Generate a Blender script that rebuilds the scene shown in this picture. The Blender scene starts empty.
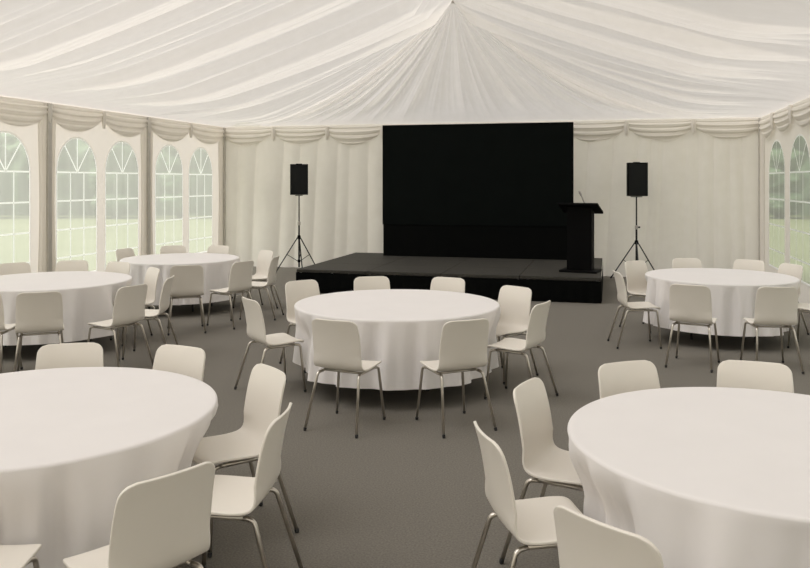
import bpy, bmesh, math, random
from mathutils import Vector, Matrix
from mathutils.geometry import tessellate_polygon
from mathutils import noise as mn

S = bpy.context.scene
COL = S.collection
R = math.radians
PI = math.pi
random.seed(7)

# ------------------------------------------------------------------ the tent
WID, LEN, EAVE, RIDGE = 11.35, 20.58, 3.13, 5.28      # metres
YAW = 14.25
CY, SY = math.cos(R(YAW)), math.sin(R(YAW))
EYE = 1.91
CAMX = 4.13 * CY + 18.17 * SY
CAMY = LEN - (18.17 * CY - 4.13 * SY)


def W(X, Z):
    """a spot X metres to the side of and Z metres ahead of the viewpoint -> floor coordinates of the tent"""
    return (CAMX + X * CY - Z * SY, CAMY + X * SY + Z * CY)


# ------------------------------------------------------------------ helpers
def link(o):
    COL.objects.link(o)
    return o


def tag(o, label=None, cat=None, group=None, kind=None):
    if label: o['label'] = label
    if cat: o['category'] = cat
    if group: o['group'] = group
    if kind: o['kind'] = kind
    return o


def empty(name, loc=(0, 0, 0), rz=0.0):
    o = bpy.data.objects.new(name, None)
    o.empty_display_size = .1
    o.location = loc
    o.rotation_euler = (0, 0, rz)
    return link(o)


def mesh_obj(name, me, m, parent=None, smooth=True):
    if smooth:
        for p in me.polygons: p.use_smooth = True
    me.materials.append(m)
    o = bpy.data.objects.new(name, me)
    if parent: o.parent = parent
    return link(o)


def pyd(name, vs, fs, m, parent=None, smooth=True):
    me = bpy.data.meshes.new(name)
    me.from_pydata([tuple(v) for v in vs], [], fs)
    me.validate()
    me.update()
    return mesh_obj(name, me, m, parent, smooth)


def bmo(name, bm, m, parent=None, smooth=False):
    me = bpy.data.meshes.new(name)
    bmesh.ops.recalc_face_normals(bm, faces=bm.faces)
    bm.to_mesh(me)
    bm.free()
    return mesh_obj(name, me, m, parent, smooth)


def grid(name, f, nu, nv, m, parent=None, closed=False):
    """surface f(u, v) with u, v in 0..1"""
    vs = [f(i / nu, j / nv) for j in range(nv + 1) for i in range(nu if closed else nu + 1)]
    w = nu if closed else nu + 1
    fs = []
    for j in range(nv):
        for i in range(nu):
            a, b = j * w + i, j * w + (i + 1) % w
            fs.append((a, b, b + w, a + w))
    return pyd(name, vs, fs, m, parent)


def box(bm, x0, x1, y0, y1, z0, z1, bev=0.0, mat=None):
    M = Matrix.Translation(((x0 + x1) / 2, (y0 + y1) / 2, (z0 + z1) / 2)) @ Matrix.Diagonal((abs(x1 - x0), abs(y1 - y0), abs(z1 - z0), 1))
    r = bmesh.ops.create_cube(bm, size=1, matrix=(mat @ M) if mat else M)
    if bev:
        es = {e for v in r['verts'] for e in v.link_edges}
        bmesh.ops.bevel(bm, geom=list(es), offset=bev, segments=2, profile=.5, affect='EDGES')


def prism(bm, pts, axis, a, b):
    """outline pts (2-D) extruded from a to b along axis ('x' : pts are (y, z), 'y' : pts are (x, z), 'z' : pts are (x, y))"""
    def P(p, t):
        return (t, p[0], p[1]) if axis == 'x' else ((p[0], t, p[1]) if axis == 'y' else (p[0], p[1], t))
    A = [bm.verts.new(P(p, a)) for p in pts]
    B = [bm.verts.new(P(p, b)) for p in pts]
    n = len(pts)
    bm.faces.new(A); bm.faces.new(B[::-1])
    for i in range(n):
        bm.faces.new((A[i], B[i], B[(i + 1) % n], A[(i + 1) % n]))


def fillet(pts, rad, n=5):
    pts = [Vector(p) for p in pts]
    out = [pts[0]]
    for i in range(1, len(pts) - 1):
        a, b, c = pts[i - 1], pts[i], pts[i + 1]
        d1, d2 = (a - b), (c - b)
        r = min(rad, d1.length * .48, d2.length * .48)
        p0, p1 = b + d1.normalized() * r, b + d2.normalized() * r
        for k in range(n + 1):
            t = k / n
            out.append(p0 * (1 - t) ** 2 + b * 2 * t * (1 - t) + p1 * t * t)
    out.append(pts[-1])
    return out


def tube(bm, pts, r, seg=8, caps=True):
    pts = [Vector(p) for p in pts]
    rings = []
    prev = None
    for i, p in enumerate(pts):
        d = (pts[min(i + 1, len(pts) - 1)] - pts[max(i - 1, 0)]).normalized()
        if prev is None:
            up = Vector((0, 0, 1)) if abs(d.z) < .9 else Vector((1, 0, 0))
            s = d.cross(up).normalized()
        else:
            s = (prev - d * prev.dot(d)).normalized()
        prev = s
        t = d.cross(s)
        rr = r[i] if isinstance(r, (list, tuple)) else r
        rings.append([bm.verts.new(p + (s * math.cos(2 * PI * k / seg) + t * math.sin(2 * PI * k / seg)) * rr) for k in range(seg)])
    for a, b in zip(rings, rings[1:]):
        for k in range(seg):
            bm.faces.new((a[k], a[(k + 1) % seg], b[(k + 1) % seg], b[k]))
    if caps:
        bm.faces.new(rings[0][::-1]); bm.faces.new(rings[-1])


def lathe(bm, prof, seg=24, c=(0, 0)):
    rings = [[bm.verts.new((c[0] + r * math.cos(2 * PI * k / seg), c[1] + r * math.sin(2 * PI * k / seg), z)) for k in range(seg)] for r, z in prof]
    for a, b in zip(rings, rings[1:]):
        for k in range(seg):
            bm.faces.new((a[k], a[(k + 1) % seg], b[(k + 1) % seg], b[k]))
    bm.faces.new(rings[0][::-1]); bm.faces.new(rings[-1])


def copy_tree(o, parent=None):
    c = o.copy()
    COL.objects.link(c)
    if parent: c.parent = parent
    for ch in list(o.children): copy_tree(ch, c)
    return c


# ------------------------------------------------------------------ materials
def nodes(name):
    m = bpy.data.materials.new(name)
    m.use_nodes = True
    nt = m.node_tree
    for n in list(nt.nodes): nt.nodes.remove(n)
    out = nt.nodes.new('ShaderNodeOutputMaterial')
    return m, nt, out


def noise_col(nt, c1, c2, scale, detail=3, coord='Object'):
    tc = nt.nodes.new('ShaderNodeTexCoord')
    nz = nt.nodes.new('ShaderNodeTexNoise')
    nz.inputs['Scale'].default_value = scale
    nz.inputs['Detail'].default_value = detail
    nt.links.new(tc.outputs[coord], nz.inputs['Vector'])
    cr = nt.nodes.new('ShaderNodeValToRGB')
    cr.color_ramp.elements[0].position = .3
    cr.color_ramp.elements[1].position = .7
    cr.color_ramp.elements[0].color = (*c1, 1)
    cr.color_ramp.elements[1].color = (*c2, 1)
    nt.links.new(nz.outputs['Fac'], cr.inputs['Fac'])
    return cr.outputs['Color'], nz.outputs['Fac']


def princ(name, c1, c2=None, rough=.5, metal=0.0, scale=20, bump=0.0, bscale=200, spec=.5, sheen=0):
    m, nt, out = nodes(name)
    b = nt.nodes.new('ShaderNodeBsdfPrincipled')
    col, _ = noise_col(nt, c1, c2 or c1, scale)
    nt.links.new(col, b.inputs['Base Color'])
    b.inputs['Roughness'].default_value = rough
    b.inputs['Metallic'].default_value = metal
    b.inputs['Specular IOR Level'].default_value = spec
    if sheen:
        b.inputs['Sheen Weight'].default_value = sheen
        b.inputs['Sheen Roughness'].default_value = .5
    if bump:
        _, f = noise_col(nt, c1, c1, bscale, 2)
        bp = nt.nodes.new('ShaderNodeBump')
        bp.inputs['Strength'].default_value = bump
        bp.inputs['Distance'].default_value = .004
        nt.links.new(f, bp.inputs['Height'])
        nt.links.new(bp.outputs['Normal'], b.inputs['Normal'])
    nt.links.new(b.outputs[0], out.inputs[0])
    return m


def cloth_mat(name, c1, c2, trans, tcol, scale=6, sheer=0.0):
    """cloth that lets some daylight through"""
    m, nt, out = nodes(name)
    d = nt.nodes.new('ShaderNodeBsdfDiffuse')
    t = nt.nodes.new('ShaderNodeBsdfTranslucent')
    col, _ = noise_col(nt, c1, c2, scale)
    nt.links.new(col, d.inputs['Color'])
    t.inputs['Color'].default_value = (*tcol, 1)
    mx = nt.nodes.new('ShaderNodeMixShader')
    mx.inputs[0].default_value = trans
    nt.links.new(d.outputs[0], mx.inputs[1]); nt.links.new(t.outputs[0], mx.inputs[2])
    if sheer:                              # clear share added so sunlight falls through the roof onto the tables
        tp = nt.nodes.new('ShaderNodeBsdfTransparent')
        m3 = nt.nodes.new('ShaderNodeMixShader')
        m3.inputs[0].default_value = sheer
        nt.links.new(mx.outputs[0], m3.inputs[1]); nt.links.new(tp.outputs[0], m3.inputs[2])
        mx = m3
    nt.links.new(mx.outputs[0], out.inputs[0])
    return m


ROOF = cloth_mat('roof_liner_cloth', (.80, .77, .72), (.83, .80, .755), .13, (.87, .835, .79), sheer=.115)
WALLC = cloth_mat('wall_liner_cloth', (.79, .76, .70), (.82, .79, .735), .25, (.87, .82, .76))
SWAG = cloth_mat('swag_cloth', (.88, .85, .79), (.90, .87, .815), .22, (.88, .85, .80))
FRONTC = cloth_mat('end_wall_cloth', (.70, .67, .62), (.73, .70, .65), .70, (.92, .895, .86))  # unseen end wall, translucency raised to fill viewer-facing sides with light
LINEN = princ('table_linen', (.80, .778, .77), (.82, .798, .79), rough=.85, scale=3, bump=.06, bscale=900, spec=.2)
SHELL = princ('cream_chair_shell', (.80, .76, .69), (.815, .775, .705), rough=.42, scale=4)
CHROME = princ('brushed_steel_tube', (.60, .565, .51), (.65, .61, .55), rough=.28, metal=1, scale=30)
RUBBER = princ('dark_rubber', (.03, .03, .03), rough=.7)
CARPET = princ('grey_carpet', (.15, .139, .121), (.23, .214, .186), rough=.95, scale=90, bump=.6, bscale=260, spec=.15)
BLACK = princ('black_drape', (.003, .0034, .0034), (.004, .0044, .004), rough=.85, scale=3, spec=.05)
SCREENM = princ('black_screen_face', (.0025, .0038, .0034), (.0035, .005, .0045), rough=.7, scale=2, spec=.06)
DECK = princ('dark_stage_deck', (.034, .032, .027), (.050, .047, .039), rough=.7, scale=25, spec=.3)
BPLAST = princ('black_plastic', (.0025, .0025, .0027), (.0038, .0038, .0038), rough=.65, scale=60, spec=.06)
GRILLE = princ('black_speaker_grille', (.006, .007, .0065), (.010, .011, .011), rough=.6, scale=300, bump=.4, bscale=500, spec=.2)
POLE = princ('grey_tent_pole', (.55, .53, .49), (.60, .58, .53), rough=.5, metal=.3, scale=8)
BAR = cloth_mat('white_glazing_bar', (.88, .89, .88), (.9, .91, .9), .5, (.97, .97, .97))
TPOLE = princ('black_stand_metal', (.012, .012, .012), rough=.4, metal=.4)
SILVER = princ('silver_case', (.45, .42, .40), rough=.35, metal=.7)
WOODT = princ('plywood_top', (.35, .25, .15), (.42, .31, .2), rough=.6, scale=12)
BARK = princ('tree_bark', (.06, .045, .03), (.1, .08, .055), rough=.9, scale=5)
LEAF = princ('tree_leaves', (.045, .078, .035), (.085, .13, .062), rough=.8, scale=1.4)
GRASS = princ('meadow_grass', (.125, .137, .058), (.16, .17, .08), rough=.9, scale=.25)

m, nt, out = nodes('hazy_clear_sheet')
tr = nt.nodes.new('ShaderNodeBsdfTransparent')
tr.inputs[0].default_value = (.87, .92, .86, 1)
tl = nt.nodes.new('ShaderNodeBsdfTranslucent')
tl.inputs[0].default_value = (.62, .635, .58, 1)
df = nt.nodes.new('ShaderNodeBsdfDiffuse')
df.inputs[0].default_value = (.62, .64, .62, 1)
m1 = nt.nodes.new('ShaderNodeMixShader'); m1.inputs[0].default_value = .3
nt.links.new(tl.outputs[0], m1.inputs[1]); nt.links.new(df.outputs[0], m1.inputs[2])
m2 = nt.nodes.new('ShaderNodeMixShader')
tc = nt.nodes.new('ShaderNodeTexCoord')
mp = nt.nodes.new('ShaderNodeMapping'); mp.inputs['Scale'].default_value = (3, 6, .8)
nz = nt.nodes.new('ShaderNodeTexNoise'); nz.inputs['Scale'].default_value = 1.0
nt.links.new(tc.outputs['Object'], mp.inputs[0]); nt.links.new(mp.outputs[0], nz.inputs['Vector'])
mr = nt.nodes.new('ShaderNodeMapRange')
mr.inputs['To Min'].default_value = .42; mr.inputs['To Max'].default_value = .60
nt.links.new(nz.outputs['Fac'], mr.inputs['Value'])
nt.links.new(mr.outputs[0], m2.inputs[0])
nt.links.new(tr.outputs[0], m2.inputs[1]); nt.links.new(m1.outputs[0], m2.inputs[2])
nt.links.new(m2.outputs[0], out.inputs[0])
PANE = m

# ------------------------------------------------------------------ floor and grounds
bm = bmesh.new()
box(bm, -.1, WID + .1, -.1, LEN + .1, -.06, 0)
tag(bmo('floor', bm, CARPET), kind='structure')
bm = bmesh.new()
box(bm, -90, 90, -60, 110, -.4, -.08)
tag(bmo('ground', bm, GRASS), kind='structure')


# ------------------------------------------------------------------ gathered liner: lobes between creases
def creases(total, lo, hi, seed):
    rnd = random.Random(seed)
    xs = [0.0]
    while xs[-1] < total: xs.append(xs[-1] + lo + (hi - lo) * rnd.random() ** 1.5)
    k = total / xs[-1]
    return [x * k for x in xs], [rnd.uniform(.55, 1.25) for _ in xs]


def lobe(xs, am, s):
    """0 at each crease, bulging between; in metres, about an eighth of the lobe's width"""
    lo, hi = 0, len(xs) - 1
    while hi - lo > 1:
        mid = (lo + hi) // 2
        if xs[mid] <= s: lo = mid
        else: hi = mid
    w = xs[lo + 1] - xs[lo]
    t = min(1, max(0, (s - xs[lo]) / w))
    return w * am[lo] * math.sin(PI * t) ** .75


APQ, COLQ = 1.93, 3.0
perim = LEN + WID + LEN
cx_, ca_ = creases(perim, .22, .80, 3)
cx3, ca3 = creases(perim, .09, .26, 8)
cx2, ca2 = creases(perim, 1.0, 2.6, 5)


def roof_pt(s, t):
    """s: metres along the eave, from the open end up one side, across the back and down the other; t: 0 ridge .. 1 eave"""
    if s < LEN:
        q = LEN - s; e = Vector((0, LEN - q, EAVE))
    elif s < LEN + WID:
        q = 0; e = Vector((s - LEN, LEN, EAVE))
    else:
        q = s - LEN - WID; e = Vector((WID, LEN - q, EAVE))
    if q <= COLQ:
        src = Vector((WID / 2, LEN - APQ, RIDGE)); fan = 1.0
    else:
        qq = APQ + (q - COLQ) * (LEN - APQ) / (LEN - COLQ)
        src = Vector((WID / 2, LEN - qq, RIDGE)); fan = max(0.0, 1 - (q - COLQ) / 4.0)
    p = src.lerp(e, t)
    ln = (e - src).length
    if s < LEN or s >= LEN + WID: cd = q
    else: cd = min(s - LEN, LEN + WID - s)
    if q > COLQ: sag = .13
    else: sag = .045 * ln + .22 * math.exp(-(cd / 1.9) ** 2)
    fan = 1.0 if q <= COLQ else 0.0
    p.z -= sag * 4 * t * (1 - t) * (1.15 - .3 * t)
    wscale = fan * t ** .85 + (1 - fan)
    edge = 1.0 if t < .66 else (lambda k: k * k * (3 - 2 * k))((1 - t) / .34)
    f1 = lobe(cx_, ca_, s + .10 * math.sin(3.1 * t + s * .7) * (1 - t)) * .26
    f2 = lobe(cx2, ca2, s + .25 * math.sin(2 * t + s * .3)) * .11
    f3 = lobe(cx3, ca3, s + .05 * math.sin(4 * t + s)) * .13
    d = (f1 + f2 + f3) * wscale * edge * min(1, t / .06)
    back = 0.0
    if LEN <= s < LEN + WID:
        back = min(1.0, min(s - LEN, LEN + WID - s) / 1.6)
    if back:                               # steep fan at the back: bulge into the tent as well as down
        p.y -= d * .55 * back
        p.z -= d * (1 - .5 * back)
    else:
        p.z -= d
    return p


NS, NT = 2400, 34
vs = [roof_pt(perim * i / NS, j / NT) for j in range(NT + 1) for i in range(NS + 1)]
fs = [(j * (NS + 1) + i, j * (NS + 1) + i + 1, (j + 1) * (NS + 1) + i + 1, (j + 1) * (NS + 1) + i) for j in range(NT) for i in range(NS)]
# the gable above the open end's wall closes the roof
tag(pyd('ceiling', vs, fs, ROOF), kind='structure')
bm = bmesh.new()
prism(bm, [(0, EAVE), (WID, EAVE), (WID / 2, RIDGE)], 'y', -.03, 0)
tag(bmo('trim_1', bm, FRONTC), kind='structure')
bm = bmesh.new()
lathe(bm, [(.01, RIDGE - .06), (.03, RIDGE - .05), (.045, RIDGE - .02), (.03, RIDGE + .02)], 16, (WID / 2, LEN - APQ))
tag(bmo('trim_2', bm, POLE), kind='structure')

# ------------------------------------------------------------------ walls
wx, wa = creases(WID, .22, .75, 11)


def back_pt(u, v):
    x = u * WID; z = EAVE * v
    lean = .35 * math.sin(x * .9) * (1 - v)
    x2 = min(WID, max(0, x + lean * .5))
    d = lobe(wx, wa, x2) * .20 * (.35 + .65 * (1 - v) ** .6)
    d += .02 * mn.noise(Vector((x * 1.2, z * 1.6, 3.3))) + .012 * mn.noise(Vector((x * 3.5, z * 4, 8.1)))
    e = min(1, (1 - v) / .04)
    return (x, LEN - .01 - max(0, d) * e, z)


tag(grid('wall_back', back_pt, 420, 40, WALLC), kind='structure')
bm = bmesh.new()
box(bm, 0, WID, -.03, 0, 0, EAVE)
tag(bmo('wall_front', bm, FRONTC), kind='structure')

SILL, SPRING, CROWN_Z = .38, 2.05, 2.62


def arch(y0, y1, n=20, grow=0.0):
    c, a = (y0 + y1) / 2, (y1 - y0) / 2 + grow
    pts = [(c - a, SILL - grow), (c + a, SILL - grow)]
    for k in range(n + 1):
        t = PI * k / n
        pts.append((c + a * math.cos(t), SPRING + (CROWN_Z - SPRING + grow) * math.sin(t)))
    return pts


def side_wall(name, x, spans):
    loops = [[Vector((0, 0, 0)), Vector((LEN, 0, 0)), Vector((LEN, EAVE, 0)), Vector((0, EAVE, 0))]]
    for (a, b) in spans: loops.append([Vector((p[0], p[1], 0)) for p in arch(a, b)])
    flat = [p for l in loops for p in l]
    tri = tessellate_polygon(loops)
    return tag(pyd(name, [(x, p.x, p.y) for p in flat], [tuple(t) for t in tri], WALLC, smooth=False), kind='structure')


left_cols = [0, 3.15, 5.92, 8.86, 11.8, 14.74, 17.68, 20.58]
right_cols = [0, 4.3] + [4.3 + 2.94 * k for k in range(1, 6)]
left_spans, right_spans = [], []
for q, ab in zip(left_cols, [((.54, 1.54), (1.80, 2.82)), ((.25, 1.25), (1.50, 2.52))] + [((.36, 1.36), (1.62, 2.64))] * 5):
    for a, b in ab:
        if q + b < LEN: left_spans.append((LEN - q - b, LEN - q - a))
right_spans += [(LEN - 2.02, LEN - .68), (LEN - 3.78, LEN - 2.42)]
for q in right_cols[1:]:
    for a, b in ((.36, 1.36), (1.62, 2.64)):
        if q + b < LEN - .05: right_spans.append((LEN - q - b, LEN - q - a))
side_wall('wall_left', 0, left_spans)
side_wall('wall_right', WID, right_spans)


def strip(bm, p, q, w, x):
    """a line printed on the clear sheet"""
    p, q = Vector((x, *p)), Vector((x, *q))
    d = (q - p).normalized()
    s = Vector((1, 0, 0)).cross(d) * (w / 2)
    bm.faces.new([bm.verts.new(c) for c in (p - s, p + s, q + s, q - s)])


wn = 0
for x, spans, sg in ((0, left_spans, 1), (WID, right_spans, -1)):
    for (a, b) in spans:
        wn += 1
        # welted edge round the opening
        n = 24
        inner, outer = arch(a, b, n, -.012), arch(a, b, n, .022)
        vs, fs = [], []
        N = len(inner)
        for p, q in zip(inner, outer): vs += [(x + .007 * sg, p[0], p[1]), (x + .007 * sg, q[0], q[1])]
        for i in range(N):
            j = (i + 1) % N
            fs.append((2 * i, 2 * i + 1, 2 * j + 1, 2 * j))
        wo = pyd('window_%d' % wn, vs, fs, BAR, smooth=False)
        tag(wo, kind='structure')
        pts = arch(a, b, n, -.01)
        pyd('pane', [(x, p[0], p[1]) for p in pts], [tuple(range(len(pts)))], PANE, wo, False)
        bars = bmesh.new()
        c, h = (a + b) / 2, (b - a) / 2
        bw, bx = .026, x + .005 * sg
        for z in (SPRING, 1.59, 1.13, .68): strip(bars, (a, z), (b, z), bw, bx)
        for yy in (a + (b - a) / 3, b - (b - a) / 3): strip(bars, (yy, SILL), (yy, SPRING), bw, bx + .002 * sg)
        for i_, th in enumerate((50, 90, 130)):
            strip(bars, (c, SPRING), (c + h * .96 * math.cos(R(th)), SPRING + (CROWN_Z - SPRING) * .98 * math.sin(R(th))), bw, bx + (.002 + .001 * i_) * sg)
        bmo('glazing_bars', bars, BAR, wo)

# draped poles
tn = 2


def pleat_drape(name, parent, x, y0, dirn, sg, width=.17):
    def f(u, v):
        z = .01 + (EAVE - .03) * v
        y = y0 + dirn * width * u * (.78 + .22 * math.cos(2 * PI * v) * .5 + .1)
        d = .04 + .032 * math.sin(u * 2 * PI * 2.6 + .6 * math.sin(3 * v)) * (1 - .2 * v) * .45 + .02 * math.sin(PI * u)
        if u > .93: d = .012
        return (x + sg * d, y, z)
    return grid(name, f, 36, 14, SWAG, parent)


def column(x, y, sg, both=(-1, 1)):
    global tn
    tn += 1
    bm = bmesh.new()
    x0 = x + sg * .015
    box(bm, min(x0, x0 + sg * .07), max(x0, x0 + sg * .07), y - .045, y + .045, 0, EAVE - .01, .006)
    o = tag(bmo('trim_%d' % tn, bm, POLE), kind='structure')
    for d in both: pleat_drape('pole_drape', o, x, y + d * .025, d, sg)


for q in left_cols[1:7]: column(0, LEN - q, 1)
for q in right_cols[1:6]: column(WID, LEN - q, -1)
column(0, LEN - .08, 1, (-1,))
column(WID, LEN - .08, -1, (-1,))


# swagged pelmet: one valance to each wall, a swag to every half bay
def swag(name, parent, a, b, place, seed):
    rnd = random.Random(seed)
    drop = .27 + rnd.uniform(-.015, .02); k = rnd.uniform(3.3, 4.2); ph = rnd.uniform(0, 1.5); sk = rnd.uniform(-.06, .06)

    def f(u, v):
        uu = u + sk * math.sin(PI * u)
        sh = (1 - (2 * uu - 1) ** 2)
        sh = max(0, sh) ** .8
        z = EAVE - .005 - v * (.15 + drop * sh)
        g = v * (.55 + .45 * sh)
        d = .022 + .055 * math.sin(PI * min(1, v * 1.02)) ** .6 * (.45 + .55 * sh) + .011 * math.sin(2 * PI * k * g + ph) * min(1, v * 4)
        d += .004 * math.sin(2 * PI * 9 * g + 2 * u)
        if v > .97: d = .03
        return place(a + (b - a) * u, d, z)
    grid(name, f, 30, 40, SWAG, parent)

    def tail(u, v):
        th = 2 * PI * u
        z = EAVE - .02 - .30 * v
        r = (.022 + .022 * math.sin(PI * v) + .012 * math.sin(5 * th)) * (1 - .25 * v)
        p = place(b + math.cos(th) * r, .055 + math.sin(th) * r * .9, z)
        return p
    grid('swag_tail', tail, 24, 10, SWAG, parent, closed=True)


def valance(edges, place, seed):
    global tn
    tn += 1
    bm = bmesh.new()
    p = [place(edges[0], .0, EAVE - .03), place(edges[-1], .02, EAVE)]
    box(bm, min(p[0][0], p[1][0]), max(p[0][0], p[1][0]), min(p[0][1], p[1][1]), max(p[0][1], p[1][1]), EAVE - .03, EAVE - .005)
    o = tag(bmo('trim_%d' % tn, bm, SWAG), kind='structure')
    for i in range(len(edges) - 1): swag('swag', o, edges[i], edges[i + 1], place, seed + i)


valance([WID * k / 9 for k in range(10)], lambda s, d, z: (s, LEN - .02 - d, z), 20)
le = sorted([LEN - q for q in left_cols] + [LEN - (a + b) / 2 for a, b in zip(left_cols, left_cols[1:])])
valance([e for e in le], lambda s, d, z: (.02 + d, s, z), 50)
re_ = sorted([LEN - q for q in right_cols] + [LEN - 1.4, LEN - 2.85] + [LEN - q - 1.49 for q in right_cols[1:] if q + 1.49 < LEN])
valance(re_, lambda s, d, z: (WID - .02 - d, s, z), 90)

# ------------------------------------------------------------------ stage
SX0, SX1, SY0, SY1, SH = 3.30, 8.37, LEN - 3.78, LEN - .46, .40
st = tag(empty('stage', ((SX0 + SX1) / 2, (SY0 + SY1) / 2, 0)), 'low black stage with dark grey deck in front of the draped back wall', 'stage')
ox, oy = st.location.x, st.location.y
nx, ny = 4, 3
for i in range(nx):
    for j in range(ny):
        bm = bmesh.new()
        a, b = SX0 + (SX1 - SX0) * i / nx, SX0 + (SX1 - SX0) * (i + 1) / nx
        c, d = SY0 + (SY1 - SY0) * j / ny, SY0 + (SY1 - SY0) * (j + 1) / ny
        box(bm, a - ox + .004, b - ox - .004, c - oy + .004, d - oy - .004, SH - .05, SH, .004)
        bmo('deck_panel', bm, DECK, st)


def skirt(name, p, q):
    L = (Vector(q) - Vector(p)).length
    d = (Vector(q) - Vector(p)).normalized(); n = Vector((d.y, -d.x))

    def f(u, v):
        w = .006 * math.sin(u * L * 2 * PI / .17) * (1 - v)
        c = Vector(p) + d * (u * L) + n * (.006 + w)
        return (c.x - ox, c.y - oy, .004 + v * (SH - .058))
    return grid(name, f, int(L / .03), 3, BLACK, st)


skirt('skirt', (SX0, SY0), (SX1, SY0)); skirt('skirt', (SX1, SY0), (SX1, SY1)); skirt('skirt', (SX0, SY1), (SX0, SY0))
for i in range(nx + 1):
    for j in (0, 1.5, 3):
        bm = bmesh.new()
        x = SX0 + .06 + (SX1 - SX0 - .12) * i / nx - ox; y = SY0 + .06 + (SY1 - SY0 - .12) * j / ny - oy
        tube(bm, [(x, y, 0), (x, y, SH - .055)], .022)
        bmo('leg', bm, POLE, st)

# ------------------------------------------------------------------ black screen
px_, py_ = W(-.445, 16.17)
sw, sz = 3.76, 3.03
sc = tag(empty('screen', (px_ + sw / 2, py_, SH)), 'large black screen wall standing on the stage above a black skirt', 'screen')
bm = bmesh.new(); box(bm, -sw / 2, sw / 2, 0, .10, 1.035 - SH, sz - SH, .004); bmo('display_panel', bm, SCREENM, sc)
bm = bmesh.new(); box(bm, -sw / 2 + .004, sw / 2 - .004, .012, .09, .002, 1.035 - SH); bmo('base_panel', bm, BLACK, sc)
bm = bmesh.new()
for z0, z1 in ((sz - SH - .02, sz - SH + .004),): box(bm, -sw / 2 - .006, sw / 2 + .006, -.006, .104, z0, z1)
for s in (-1, 1): box(bm, s * sw / 2 - .008, s * sw / 2 + .008, -.006, .104, 1.035 - SH, sz - SH)
bmo('frame', bm, BPLAST, sc)
for s in (-1, 1):
    bm = bmesh.new()
    tube(bm, [(s * 1.3, .1, 1.5), (s * 1.3, .33, .01)], .02)
    box(bm, s * 1.3 - .1, s * 1.3 + .1, .1, .36, 0, .012)
    bmo('rear_brace', bm, TPOLE, sc)

# ------------------------------------------------------------------ lectern and laptop
lx, ly = W(2.93, 13.35)
LROT = R(YAW - 24)
le_ = tag(empty('lectern', (lx, ly, SH), LROT), 'tall black lectern with a sloping top at the end of the stage', 'lectern')
bm = bmesh.new(); box(bm, -.31, .31, -.24, .24, 0, .035, .006); bmo('base', bm, BPLAST, le_)
bm = bmesh.new()
prism(bm, [(-.12, .034), (.10, .034), (.12, .995), (-.12, 1.075)], 'x', -.205, .205)
bmo('column', bm, BPLAST, le_)
SL = math.atan2(-.17, .54)
TM = Matrix.Translation((0, 0, 1.055)) @ Matrix.Rotation(SL, 4, 'X')
bm = bmesh.new(); box(bm, -.33, .33, -.27, .27, -.018, .018, .005, TM); bmo('top', bm, BPLAST, le_)
bm = bmesh.new(); box(bm, -.32, .32, .255, .27, .016, .04, .003, TM); bmo('paper_ledge', bm, BPLAST, le_)
# slim microphone on the reading top
mic = tag(empty('microphone', TM @ Vector((.12, -.17, .019)), 0), 'thin silver grey microphone rod leaning up from the lectern top', 'microphone')
mic.location = Vector((0, 0, .010)) + Matrix.Translation((lx, ly, SH)) @ Matrix.Rotation(LROT, 4, 'Z') @ TM @ Vector((.10, -.12, .019))
bm = bmesh.new(); lathe(bm, [(.028, .002), (.03, .010), (.012, .016)], 16); bmo('base', bm, BPLAST, mic)
bm = bmesh.new(); tube(bm, [(0, 0, .012), (-.025, 0, .05), (-.065, 0, .15)], .011, 10); bmo('stem', bm, SILVER, mic)
bm = bmesh.new(); tube(bm, [(-.062, 0, .145), (-.068, 0, .158), (-.095, 0, .215), (-.102, 0, .228)], [.013, .018, .019, .008], 12); bmo('head', bm, SILVER, mic)


# ------------------------------------------------------------------ loudspeakers on tripods
def stand(loc, rz, label):
    o = tag(empty('speaker_stand', (*loc, 0), rz), label, 'speaker stand', 'tripod speaker stands')
    bm = bmesh.new(); tube(bm, [(0, 0, .10), (0, 0, 1.02)], .019, 12); bmo('lower_pole', bm, TPOLE, o)
    bm = bmesh.new(); tube(bm, [(0, 0, 1.0), (0, 0, 1.60)], .014, 12); bmo('upper_pole', bm, TPOLE, o)
    bm = bmesh.new(); lathe(bm, [(.026, .98), (.03, .99), (.03, 1.05), (.022, 1.06)], 16); c = bmo('collar', bm, SILVER, o)
    bm = bmesh.new(); tube(bm, [(.025, 0, 1.02), (.075, 0, 1.02)], [.012, .018], 10); bmo('knob', bm, BPLAST, c)
    bm = bmesh.new(); lathe(bm, [(.024, .69), (.034, .70), (.034, .76), (.024, .77)], 16); bmo('leg_hub', bm, BPLAST, o)
    bm = bmesh.new(); lathe(bm, [(.024, .20), (.030, .21), (.030, .25), (.024, .26)], 16); bmo('brace_hub', bm, BPLAST, o)
    for k in range(3):
        a = 2 * PI * k / 3
        d = Vector((math.cos(a), math.sin(a), 0))
        bm = bmesh.new(); tube(bm, [d * .03 + Vector((0, 0, .73)), d * .52 + Vector((0, 0, .02))], .012); lg = bmo('leg', bm, TPOLE, o)
        bm = bmesh.new(); tube(bm, [d * .505 + Vector((0, 0, .04)), d * .535 + Vector((0, 0, .003))], .017); bmo('rubber_foot', bm, RUBBER, lg)
        bm = bmesh.new(); tube(bm, [d * .03 + Vector((0, 0, .23)), d * .27 + Vector((0, 0, .38))], .007); bmo('brace', bm, TPOLE, o)
    bm = bmesh.new(); box(bm, -.085, .085, -.07, .07, 1.60, 1.615, .003); bmo('top_plate', bm, TPOLE, o)
    return o


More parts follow.
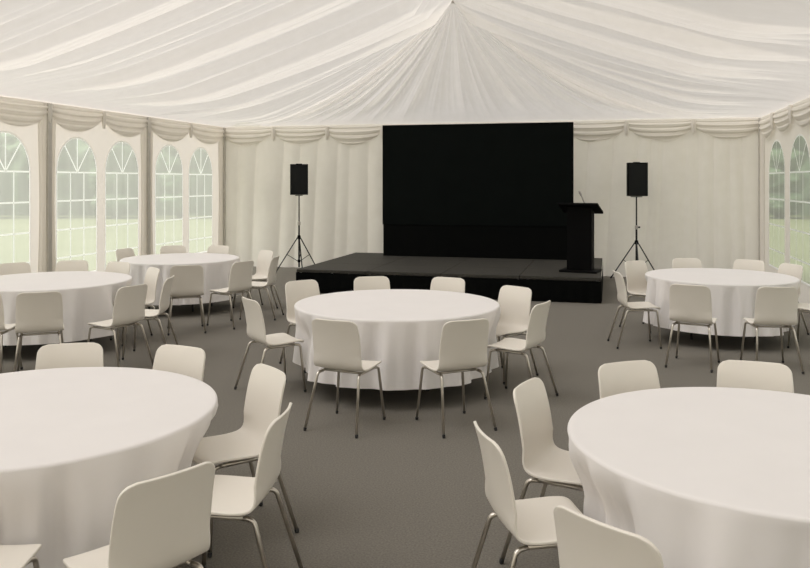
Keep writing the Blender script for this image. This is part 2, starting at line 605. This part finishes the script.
def speaker(loc, rz, label, h=.64, w=.37):
    o = tag(empty('loudspeaker', (*loc, 1.622), rz), label, 'loudspeaker', 'loudspeakers on tripods')
    bm = bmesh.new()
    out = [(-w / 2, -.16), (w / 2, -.16), (w / 2, .02), (w / 2 - .08, .17), (-w / 2 + .08, .17), (-w / 2, .02)]
    prism(bm, out, 'z', 0, h)
    bmesh.ops.bevel(bm, geom=bm.edges[:], offset=.008, segments=2, profile=.5, affect='EDGES')
    bmo('cabinet', bm, BPLAST, o)
    bm = bmesh.new(); box(bm, -w / 2 + .018, w / 2 - .018, -.172, -.159, .02, h - .02, .005); bmo('grille', bm, GRILLE, o)
    bm = bmesh.new()
    tube(bm, fillet([(-.06, 0, h - .002), (-.06, 0, h + .008), (.06, 0, h + .008), (.06, 0, h - .002)], .006), .006)
    bmo('handle', bm, BPLAST, o)
    return o


s1, s2 = W(-2.225, 16.8), W(4.45, 15.38)
stand(s1, R(YAW + 90), 'black tripod stand before the back drape, at the stage corner away from the lectern')
speaker(s1, R(YAW + 8), 'black loudspeaker on the tripod next to the stage corner away from the lectern')
stand(s2, R(YAW + 20), 'black tripod stand before the back drape, on the lectern side of the stage')
speaker(s2, R(YAW - 6), 'black loudspeaker on the tripod beyond the lectern')


# ------------------------------------------------------------------ chair
def make_chair():
    root = empty('chair')
    prof = [(.236, .432), (.238, .444), (.228, .455), (.203, .461), (.15, .461), (.07, .456), (0, .452), (-.06, .452), (-.11, .458), (-.143, .475),
            (-.162, .505), (-.172, .545), (-.180, .60), (-.189, .66), (-.200, .72), (-.214, .78), (-.229, .83), (-.238, .858)]
    hw = [.188, .192, .196, .202, .208, .212, .214, .215, .214, .212, .209, .207, .206, .206, .204, .201, .197, .193]
    # resample finely
    P, Wd, acc = [], [], [0]
    for i in range(len(prof) - 1):
        for k in range(3):
            t = k / 3
            P.append((prof[i][0] * (1 - t) + prof[i + 1][0] * t, prof[i][1] * (1 - t) + prof[i + 1][1] * t))
            Wd.append(hw[i] * (1 - t) + hw[i + 1] * t)
    P.append(prof[-1]); Wd.append(hw[-1])
    for _ in range(2):
        P = [P[0]] + [tuple((P[i - 1][k] + 2 * P[i][k] + P[i + 1][k]) / 4 for k in (0, 1)) for i in range(1, len(P) - 1)] + [P[-1]]
    for i in range(1, len(P)): acc.append(acc[-1] + math.dist(P[i], P[i - 1]))
    T = acc[-1]
    nu = 16
    rows = []
    for i, (y, z) in enumerate(P):
        rad = .055
        d = min(acc[i], T - acc[i])
        w = Wd[i]
        if d < rad: w = w - rad + math.sqrt(max(0, rad * rad - (rad - d) ** 2))
        k = min(1, max(0, (z - .46) / .12))
        row = []
        for j in range(nu + 1):
            s = -1 + 2 * j / nu
            x = w * s
            f = (x / .21) ** 2
            row.append((x, y + k * .028 * f, z + (1 - k) * .010 * f))
        rows.append(row)
    vs = [p for r in rows for p in r]
    n = nu + 1
    fs = [(i * n + j, i * n + j + 1, (i + 1) * n + j + 1, (i + 1) * n + j) for i in range(len(rows) - 1) for j in range(nu)]
    me = bpy.data.meshes.new('chair_shell')
    me.from_pydata(vs, [], fs)
    for p in me.polygons: p.use_smooth = True
    tmp = bpy.data.objects.new('chair_shell', me); link(tmp)
    md = tmp.modifiers.new('t', 'SOLIDIFY'); md.thickness = .013; md.offset = 0; md.use_even_offset = True
    md = tmp.modifiers.new('b', 'BEVEL'); md.width = .004; md.segments = 2; md.limit_method = 'ANGLE'; md.angle_limit = R(50)
    dg = bpy.context.evaluated_depsgraph_get()
    me2 = bpy.data.meshes.new_from_object(tmp.evaluated_get(dg))
    bpy.data.objects.remove(tmp)
    bpy.data.meshes.remove(me)
    # the moulded shell: the seat, and the backrest that rises from it
    bmS, bmB = bmesh.new(), bmesh.new()
    for b, keep_back in ((bmS, False), (bmB, True)):
        b.from_mesh(me2)
        kill = [f for f in b.faces if ((f.calc_center_median().z - .474) * .6 - (f.calc_center_median().y + .125) * .8 > 0) != keep_back]
        bmesh.ops.delete(b, geom=kill, context='FACES')
    for nm, b in (('seat', bmS), ('backrest', bmB)):
        mm = bpy.data.meshes.new(nm); b.to_mesh(mm); b.free()
        mesh_obj(nm, mm, SHELL, root)
    r = .0112
    fr = bmesh.new()
    for s in (-1, 1): tube(fr, [(s * .165, .155, .432), (s * .165, -.095, .430)], r, 10)
    for y in (.09, -.06): tube(fr, [(-.165, y, .432), (.165, y, .432)], r * .9, 8)
    bmo('seat_frame', fr, CHROME, root, True)
    for s in (-1, 1):
        for top, knee, foot in (((s * .165, .150, .432), (s * .178, .200, .428), (s * .215, .232, .012)),
                                ((s * .165, -.088, .430), (s * .178, -.140, .426), (s * .222, -.262, .012))):
            b = bmesh.new(); tube(b, fillet([top, knee, foot], .045, 6), r, 10)
            lg = bmo('leg', b, CHROME, root, True)
            b = bmesh.new()
            F = Vector(foot); K = (Vector(knee) - F).normalized()
            tube(b, [F + K * .014, F - K * .0], .0125, 10)
            lathe(b, [(.011, .003), (.0125, .013)], 10, (F.x, F.y))
            bmo('foot', b, RUBBER, lg, True)
    return root


proto = make_chair()
TH = .745                                     # underside of the cloth on the table top

# key: X, Z of the centre, radius
TABLES = {
    'c': (-.075, 7.63, .972, 'in the middle, facing the stage'),
    'rb': (3.867, 9.82, .880, 'far back on the lectern side'),
    'lm': (-4.18, 9.39, .928, 'mid-tent by the arched windows'),
    'lb': (-3.38, 12.05, .868, 'far back by the corner windows'),
    'fl': (-1.905, 4.09, .922, 'large, close up, window side'),
    'fr': (1.662, 3.615, .910, 'large, close up, lectern side'),
}
# u, v: where the top of the backrest shows; facing in degrees (None: towards the table)
CHAIRS = {
    'c': [(332, 319.5, 66, 'cream chair seen from behind at the middle table, on its window side'),
          (468.5, 319.5, 114, 'cream chair seen from behind at the middle table, on its lectern side'),
          (263, 297.5, 33, 'cream chair seen edge-on at the middle table, window side, seat towards the cloth'),
          (300, 280, -52, 'cream chair at the middle table towards the tripod speaker, face to the viewer'),
          (518, 286, -137, 'cream chair facing the viewer at the lectern side of the middle table'),
          (545, 302, 148, 'cream chair seen from the side at the middle table, lectern side, legs splayed'),
          (371, 276, None, 'cream chair with only its backrest top showing behind the middle table, under the screen edge'),
          (449.5, 277, None, 'cream chair with its backrest top showing behind the middle table, under the screen centre')],
    'rb': [(689, 284.5, None, 'cream chair seen from behind at the far lectern-side table, aisle side'),
           (779, 286.5, None, 'cream chair seen from behind at the far lectern-side table, window side'),
           (615, 271, -1, 'cream chair seen edge-on beside the far lectern-side table, with slanting legs'),
           (634, 260.5, -58, 'cream chair facing the viewer just off the stage corner, behind the edge-on one'),
           (686, 258, None, 'cream chair half hidden behind the far lectern-side table, towards the tripod speaker'),
           (750, 259.5, None, 'cream chair half hidden behind the far lectern-side table, towards the tent corner'),
           (788, 264, None, 'pale chair against the tent wall windows at the far lectern-side table'),
           (836, 274, None, 'cream chair cut off by the picture edge at the far lectern-side table')],
    'lm': [(39, 291.7, None, 'cream chair seen from behind at the mid window-side table, towards the windows'),
           (135, 285, 152, 'cream chair turned half sideways at the mid window-side table, aisle side'),
           (172, 276.5, 183, 'narrow edge-on cream chair at the aisle side of the mid window-side table'),
           (156, 267.5, -143, 'bright chair facing the windows between the mid and far window-side tables'),
           (120, 261.5, None, 'cream chair behind the mid window-side table, next to the far table cloth'),
           (73, 260, None, 'pale chair behind the mid window-side table, backed by the second arched window'),
           (13, 262.5, None, 'pale chair behind the mid window-side table, backed by the first arched window'),
           (-22, 291, None, 'cream chair cut off by the picture edge at the mid window-side table')],
    'lb': [(187, 265, None, 'cream chair seen from behind at the small far table by the corner'),
           (245, 261, 147, 'cream chair turned sideways at the small far table, aisle side'),
           (277.5, 256, 174, 'cream chair seen edge-on near the tripod stand at the small far table'),
           (250, 250, -140, 'pale chair against the white back drape at the small far table'),
           (214, 246, None, 'pale chair behind the small far table, by the tent corner'),
           (173, 245.5, None, 'pale chair behind the small far table, backed by the last windows'),
           (124, 248.5, None, 'pale chair behind the small far table, at the draped window pole')],
    'fl': [(70, 344, None, 'cream chair with its back edge over the far rim of the close window-side table'),
           (178, 347, None, 'cream chair tilted behind the close window-side table, by the aisle'),
           (274, 367, -144, 'cream chair at the aisle side of the close window-side table, seat half turned'),
           (286, 410, 174, 'cream chair seen from the side at the close window-side table, tucked from the aisle'),
           (174, 472, 138, 'large close cream chair seen from behind at the window-side table'),
           (-80, 489, 88, 'cream chair seat corner cut off by the picture edge at the close window-side table')],
    'fr': [(630, 363, None, 'cream chair backrest behind the close lectern-side table, aisle end'),
           (755, 363.5, None, 'cream chair backrest behind the close lectern-side table, further from the aisle'),
           (523, 382, -30, 'cream chair at the aisle side of the close lectern-side table, facing the viewer'),
           (481, 430, None, 'cream chair seen from the side at the close lectern-side table, alone in the aisle'),
           (597, 520, 40, 'large close cream chair seen from behind at the lectern-side table')],
}
TABLE_NAMES = {'c': 'middle table', 'rb': 'far lectern-side table', 'lm': 'mid window-side table', 'lb': 'small far table', 'fl': 'close window-side table', 'fr': 'close lectern-side table'}
F, Y0 = 800.0, 181.0
BACKY, TOPZ = -.236, .862


def place_chairs(key, first):
    cX, cZ, r, _ = TABLES[key]
    placed = []
    for (u, v, face, label) in CHAIRS[key]:
        Z = F * (EYE - TOPZ) / (v - Y0)
        X = (u - 405) / F * Z
        a = math.atan2(cZ - Z, cX - X) if face is None else R(face)
        # the chair's own middle, from the top of its backrest
        d = Vector((math.cos(a), math.sin(a)))
        o = Vector((X, Z)) - d * BACKY
        sdir = Vector((d.y, -d.x))
        cen = Vector((cX, cZ))
        away = (o - cen).normalized()
        for _ in range(60):
            corners = [o + d * yy + sdir * xx for yy in (.215, 0, -.2) for xx in (-.2, 0, .2)]
            back = [o + d * -.17 + sdir * xx for xx in (-.2, 0, .2)]
            far = (Z > cZ + .2)
            if min((c - cen).length for c in corners) < r - (.25 if far else .04) or min((c - cen).length for c in back) < r + .03: o += away * .01
            else: break
        wx_, wy_ = W(o.x, o.y)
        ang = a + R(YAW) - PI / 2
        c = proto if first else copy_tree(proto)
        first = False
        c.location = (wx_, wy_, 0)
        c.rotation_euler = (0, 0, ang)
        tag(c, label, 'chair', 'chairs around the ' + TABLE_NAMES[key])
        placed.append((.37 if Z > cZ + .2 else .12, Vector((wx_, wy_)), Vector((math.cos(a + R(YAW)), math.sin(a + R(YAW))))))
    return placed, first


# ------------------------------------------------------------------ tables and cloths
def table(key, chairs, seed):
    cX, cZ, r, desc = TABLES[key]
    x, y = W(cX, cZ)
    nm = TABLE_NAMES[key]
    t = tag(empty('round_table', (x, y, 0)), 'folding table under white cloth, ' + desc, 'table', 'round banquet tables')
    bm = bmesh.new(); lathe(bm, [(r - .03, TH - .028), (r - .012, TH - .024), (r - .010, TH - .004), (r - .02, TH)], 64); bmo('tabletop', bm, WOODT, t)
    for sx in (-1, 1):
        for sy in (-1, 1):
            bm = bmesh.new()
            tube(bm, fillet([(sx * .30, sy * .22, TH - .03), (sx * .34, sy * .26, .40), (sx * .36, sy * .28, 0.002)], .05), .014)
            bmo('leg', bm, TPOLE, t)
    rnd = random.Random(seed)
    N = 360
    # how far in each chair that is tucked under pushes the hanging cloth
    lim = [9.0] * N
    for cap, c, d in chairs:
        s = Vector((d.y, -d.x))
        for i in range(21):
            for j in range(29):
                p = c + s * (-.235 + .47 * i / 20) + d * (-.26 + .525 * j / 28) - Vector((x, y))
                k = int(round(math.atan2(p.y, p.x) / (2 * PI) * N)) % N
                for kk in (-1, 0, 1): lim[(k + kk) % N] = min(lim[(k + kk) % N], max(p.length - .02, r + .042 - cap))
    rb0 = r + .012
    push = [max(0, rb0 + .03 - l) for l in lim]
    wide = [max(push[(i + k) % N] * (1 if abs(k) < 4 else max(0, 1 - (abs(k) - 3) / 6)) for k in range(-9, 10)) for i in range(N)]
    for _ in range(3): wide = [max(push[i], (wide[i - 1] + 2 * wide[i] + wide[(i + 1) % N]) / 4) for i in range(N)]
    # irregular hanging folds
    nf = rnd.randint(17, 20)
    ph = [rnd.uniform(0, 2 * PI) for _ in range(4)]
    fold = []
    for i in range(N):
        th = 2 * PI * i / N
        a = nf * th + .9 * math.sin(2 * th + ph[0]) + .7 * math.sin(5 * th + ph[1])
        am = .72 + .28 * math.sin(3 * th + ph[2])
        fold.append((math.sin(a) * .75 + .35 * math.sin(2 * a + ph[3])) * am)
    prof = [(0.0, 0)] + [(k / 10, 0) for k in range(1, 10)]
    rows = []
    for k in range(1, 10): rows.append(('t', r * k / 9.35, 0))
    e = .016
    for k in range(6):
        t_ = (k + 1) / 6 * PI / 2
        rows.append(('t', r - e + e * math.sin(t_), e * (1 - math.cos(t_))))
    D = .572
    for k in range(1, 23):
        g = k / 22
        rows.append(('h', g, e + (D - e) * g))
    vs = [(0, 0, 0)]
    for kind, a, drop in rows:
        for i in range(N):
            th = 2 * PI * i / N
            if kind == 't': rr, z = a, -drop
            else:
                g = a
                rr = r + .03 * g + .068 * fold[i] * min(1, g * 1.8) ** .75 - .012 * g * 4 * (1 - g)
                pw = min(1, max(0, (drop - .03) / .26)); pw = pw * pw * (3 - 2 * pw)
                rr = rr * (1 - pw) + min(rr, rr - wide[i]) * pw
                if wide[i] > .08: rr = min(rr, rb0 + .045 - wide[i] * pw)
                z = -drop + .012 * fold[i] * g * g
            vs.append((rr * math.cos(th), rr * math.sin(th), z))
    fs = [(0, 1 + i, 1 + (i + 1) % N) for i in range(N)]
    for j in range(len(rows) - 1):
        for i in range(N):
            a, b = 1 + j * N + i, 1 + j * N + (i + 1) % N
            fs.append((a, a + N, b + N, b))
    o = pyd('tablecloth', vs, fs, LINEN)
    o.location = (x, y, TH + .004)
    tag(o, 'white cloth on the table ' + desc, 'tablecloth', 'white tablecloths')


first = True
for n_, key in enumerate(TABLES):
    ch, first = place_chairs(key, first)
    table(key, ch, 31 + n_)


# ------------------------------------------------------------------ trees beyond the field
def make_tree(seed):
    rnd = random.Random(seed)
    root = empty('tree')
    bm = bmesh.new()
    tube(bm, [(0, 0, -.1), (.06, 0, 1.6), (0, .06, 3.4), (.05, .05, 6)], [.26, .2, .16, .08], 10)
    bmo('trunk', bm, BARK, root, True)
    bm = bmesh.new()
    lobes = [(0, 0, 1.5, 1.3), (0, 0, 3.4, 1.35), (0, 0, 5.4, 1.3), (0, 0, 7.2, 1.05)]
    lobes += [(rnd.uniform(-.6, .6), rnd.uniform(-.6, .6), rnd.uniform(1.0, 7.6), rnd.uniform(.7, .95)) for _ in range(12)]
    for (x, y, z, r) in lobes:
        g = bmesh.ops.create_icosphere(bm, subdivisions=4, radius=r, matrix=Matrix.Translation((x, y, z)))
        for v in g['verts']:
            c = Vector((x, y, z)); d = (v.co - c)
            k = .93 + .2 * mn.noise(v.co * 1.3 + Vector((seed, 0, 0))) + .18 * mn.noise(v.co * 3.4)
            v.co = c + d * k
            v.co.z = max(.25, v.co.z)
    bmo('crown', bm, LEAF, root, True)
    return root


spots = []
for row in (0,):
    spots += [(-40 + i * 3.5 + 1.75 * row, 43 + 3.4 * row + .3 * math.sin(i * 2.3), 0) for i in range(12)]
    spots += [(13 + i * 3.5 + 1.75 * row, 43 + 3.4 * row + .3 * math.sin(i * 1.9 + 1), 1) for i in range(7)]
protos = [make_tree(1), make_tree(2)]
for i, (X, Z, side) in enumerate(spots):
    t = protos[i] if i < 2 else copy_tree(protos[i % 2])
    x, y = W(X, Z)
    t.location = (x, y, -.1)
    t.rotation_euler = (0, 0, i * 1.7)
    s = 1.0 + .06 * math.sin(i * 3.7)
    t.scale = (s * .95, s * .95, .60 * (1.0 + .05 * math.cos(i * 2.1)))
    tag(t, 'leafy green tree in the hazy belt beyond the grass, seen through ' + ('windows past the lectern' if side else 'the long window wall'), 'tree',
        'trees beyond the grass on the lectern side' if side else 'trees beyond the grass on the long window side')

def hedge(X0, X1, Z, seed, label):
    x0, y0 = W((X0 + X1) / 2, Z)
    root = tag(empty('hedge', (x0, y0, -.1), R(YAW)), label, 'hedge')
    hw_ = (X1 - X0) / 2

    def f(u, v):
        th = PI * v
        x = -hw_ + 2 * hw_ * u
        end = min(1, (1 - abs(2 * u - 1)) * 14) ** .5
        c = Vector((x, 1.5 * math.cos(th) * end, 4.9 * math.sin(th) ** .35 * end))
        k = .4 * mn.noise(Vector((x * .35, v * 5, seed))) + .35 * mn.noise(Vector((x * 1.3, v * 11, seed + 4)))
        c.y += k * math.cos(th) * 2
        c.z = max(.02, c.z * (1 + .10 * k))
        return c
    grid('hedge_foliage', f, 500, 30, LEAF, root)
    bm = bmesh.new()
    for k in range(1, 12):
        xx = -hw_ + 2 * hw_ * k / 12
        tube(bm, [(xx, 0, .0), (xx, 0, 3.5)], .09, 6)
    bmo('woody_stems', bm, BARK, root, True)


hedge(-46, 3, 47.5, 3, 'long tall green hedge closing off the grass beyond the window wall')
hedge(10, 42, 47.5, 9, 'long tall green hedge beyond the windows past the lectern')

# ------------------------------------------------------------------ daylight
w = bpy.data.worlds.new('sky'); S.world = w
w.use_nodes = True
nt = w.node_tree
bg = nt.nodes['Background']
bg.inputs[0].default_value = (1.0, .98, .985, 1)
bg.inputs[1].default_value = .95
sun = bpy.data.lights.new('sun', 'SUN'); sun.energy = 6.2; sun.angle = R(45); sun.color = (1, .97, .96)
so = link(bpy.data.objects.new('sun', sun)); so.rotation_euler = Vector((-.5, -.30, .87)).to_track_quat('Z', 'Y').to_euler()

cam = bpy.data.cameras.new('camera')
cam.sensor_width = 36; cam.lens = 36 * F / 810
cam.shift_x = 0; cam.shift_y = -(284 - Y0) / 810
cam.clip_end = 400
co = link(bpy.data.objects.new('camera', cam))
co.location = (CAMX, CAMY, EYE); co.rotation_euler = (R(90), 0, R(YAW))
S.camera = co
S.view_settings.view_transform = 'Standard'
S.view_settings.look = 'None'
S.view_settings.gamma = 1
S.view_settings.exposure = 0.41
S.view_settings.use_curve_mapping = False
S.cycles.max_bounces = 14
S.cycles.diffuse_bounces = 10
S.cycles.transparent_max_bounces = 12
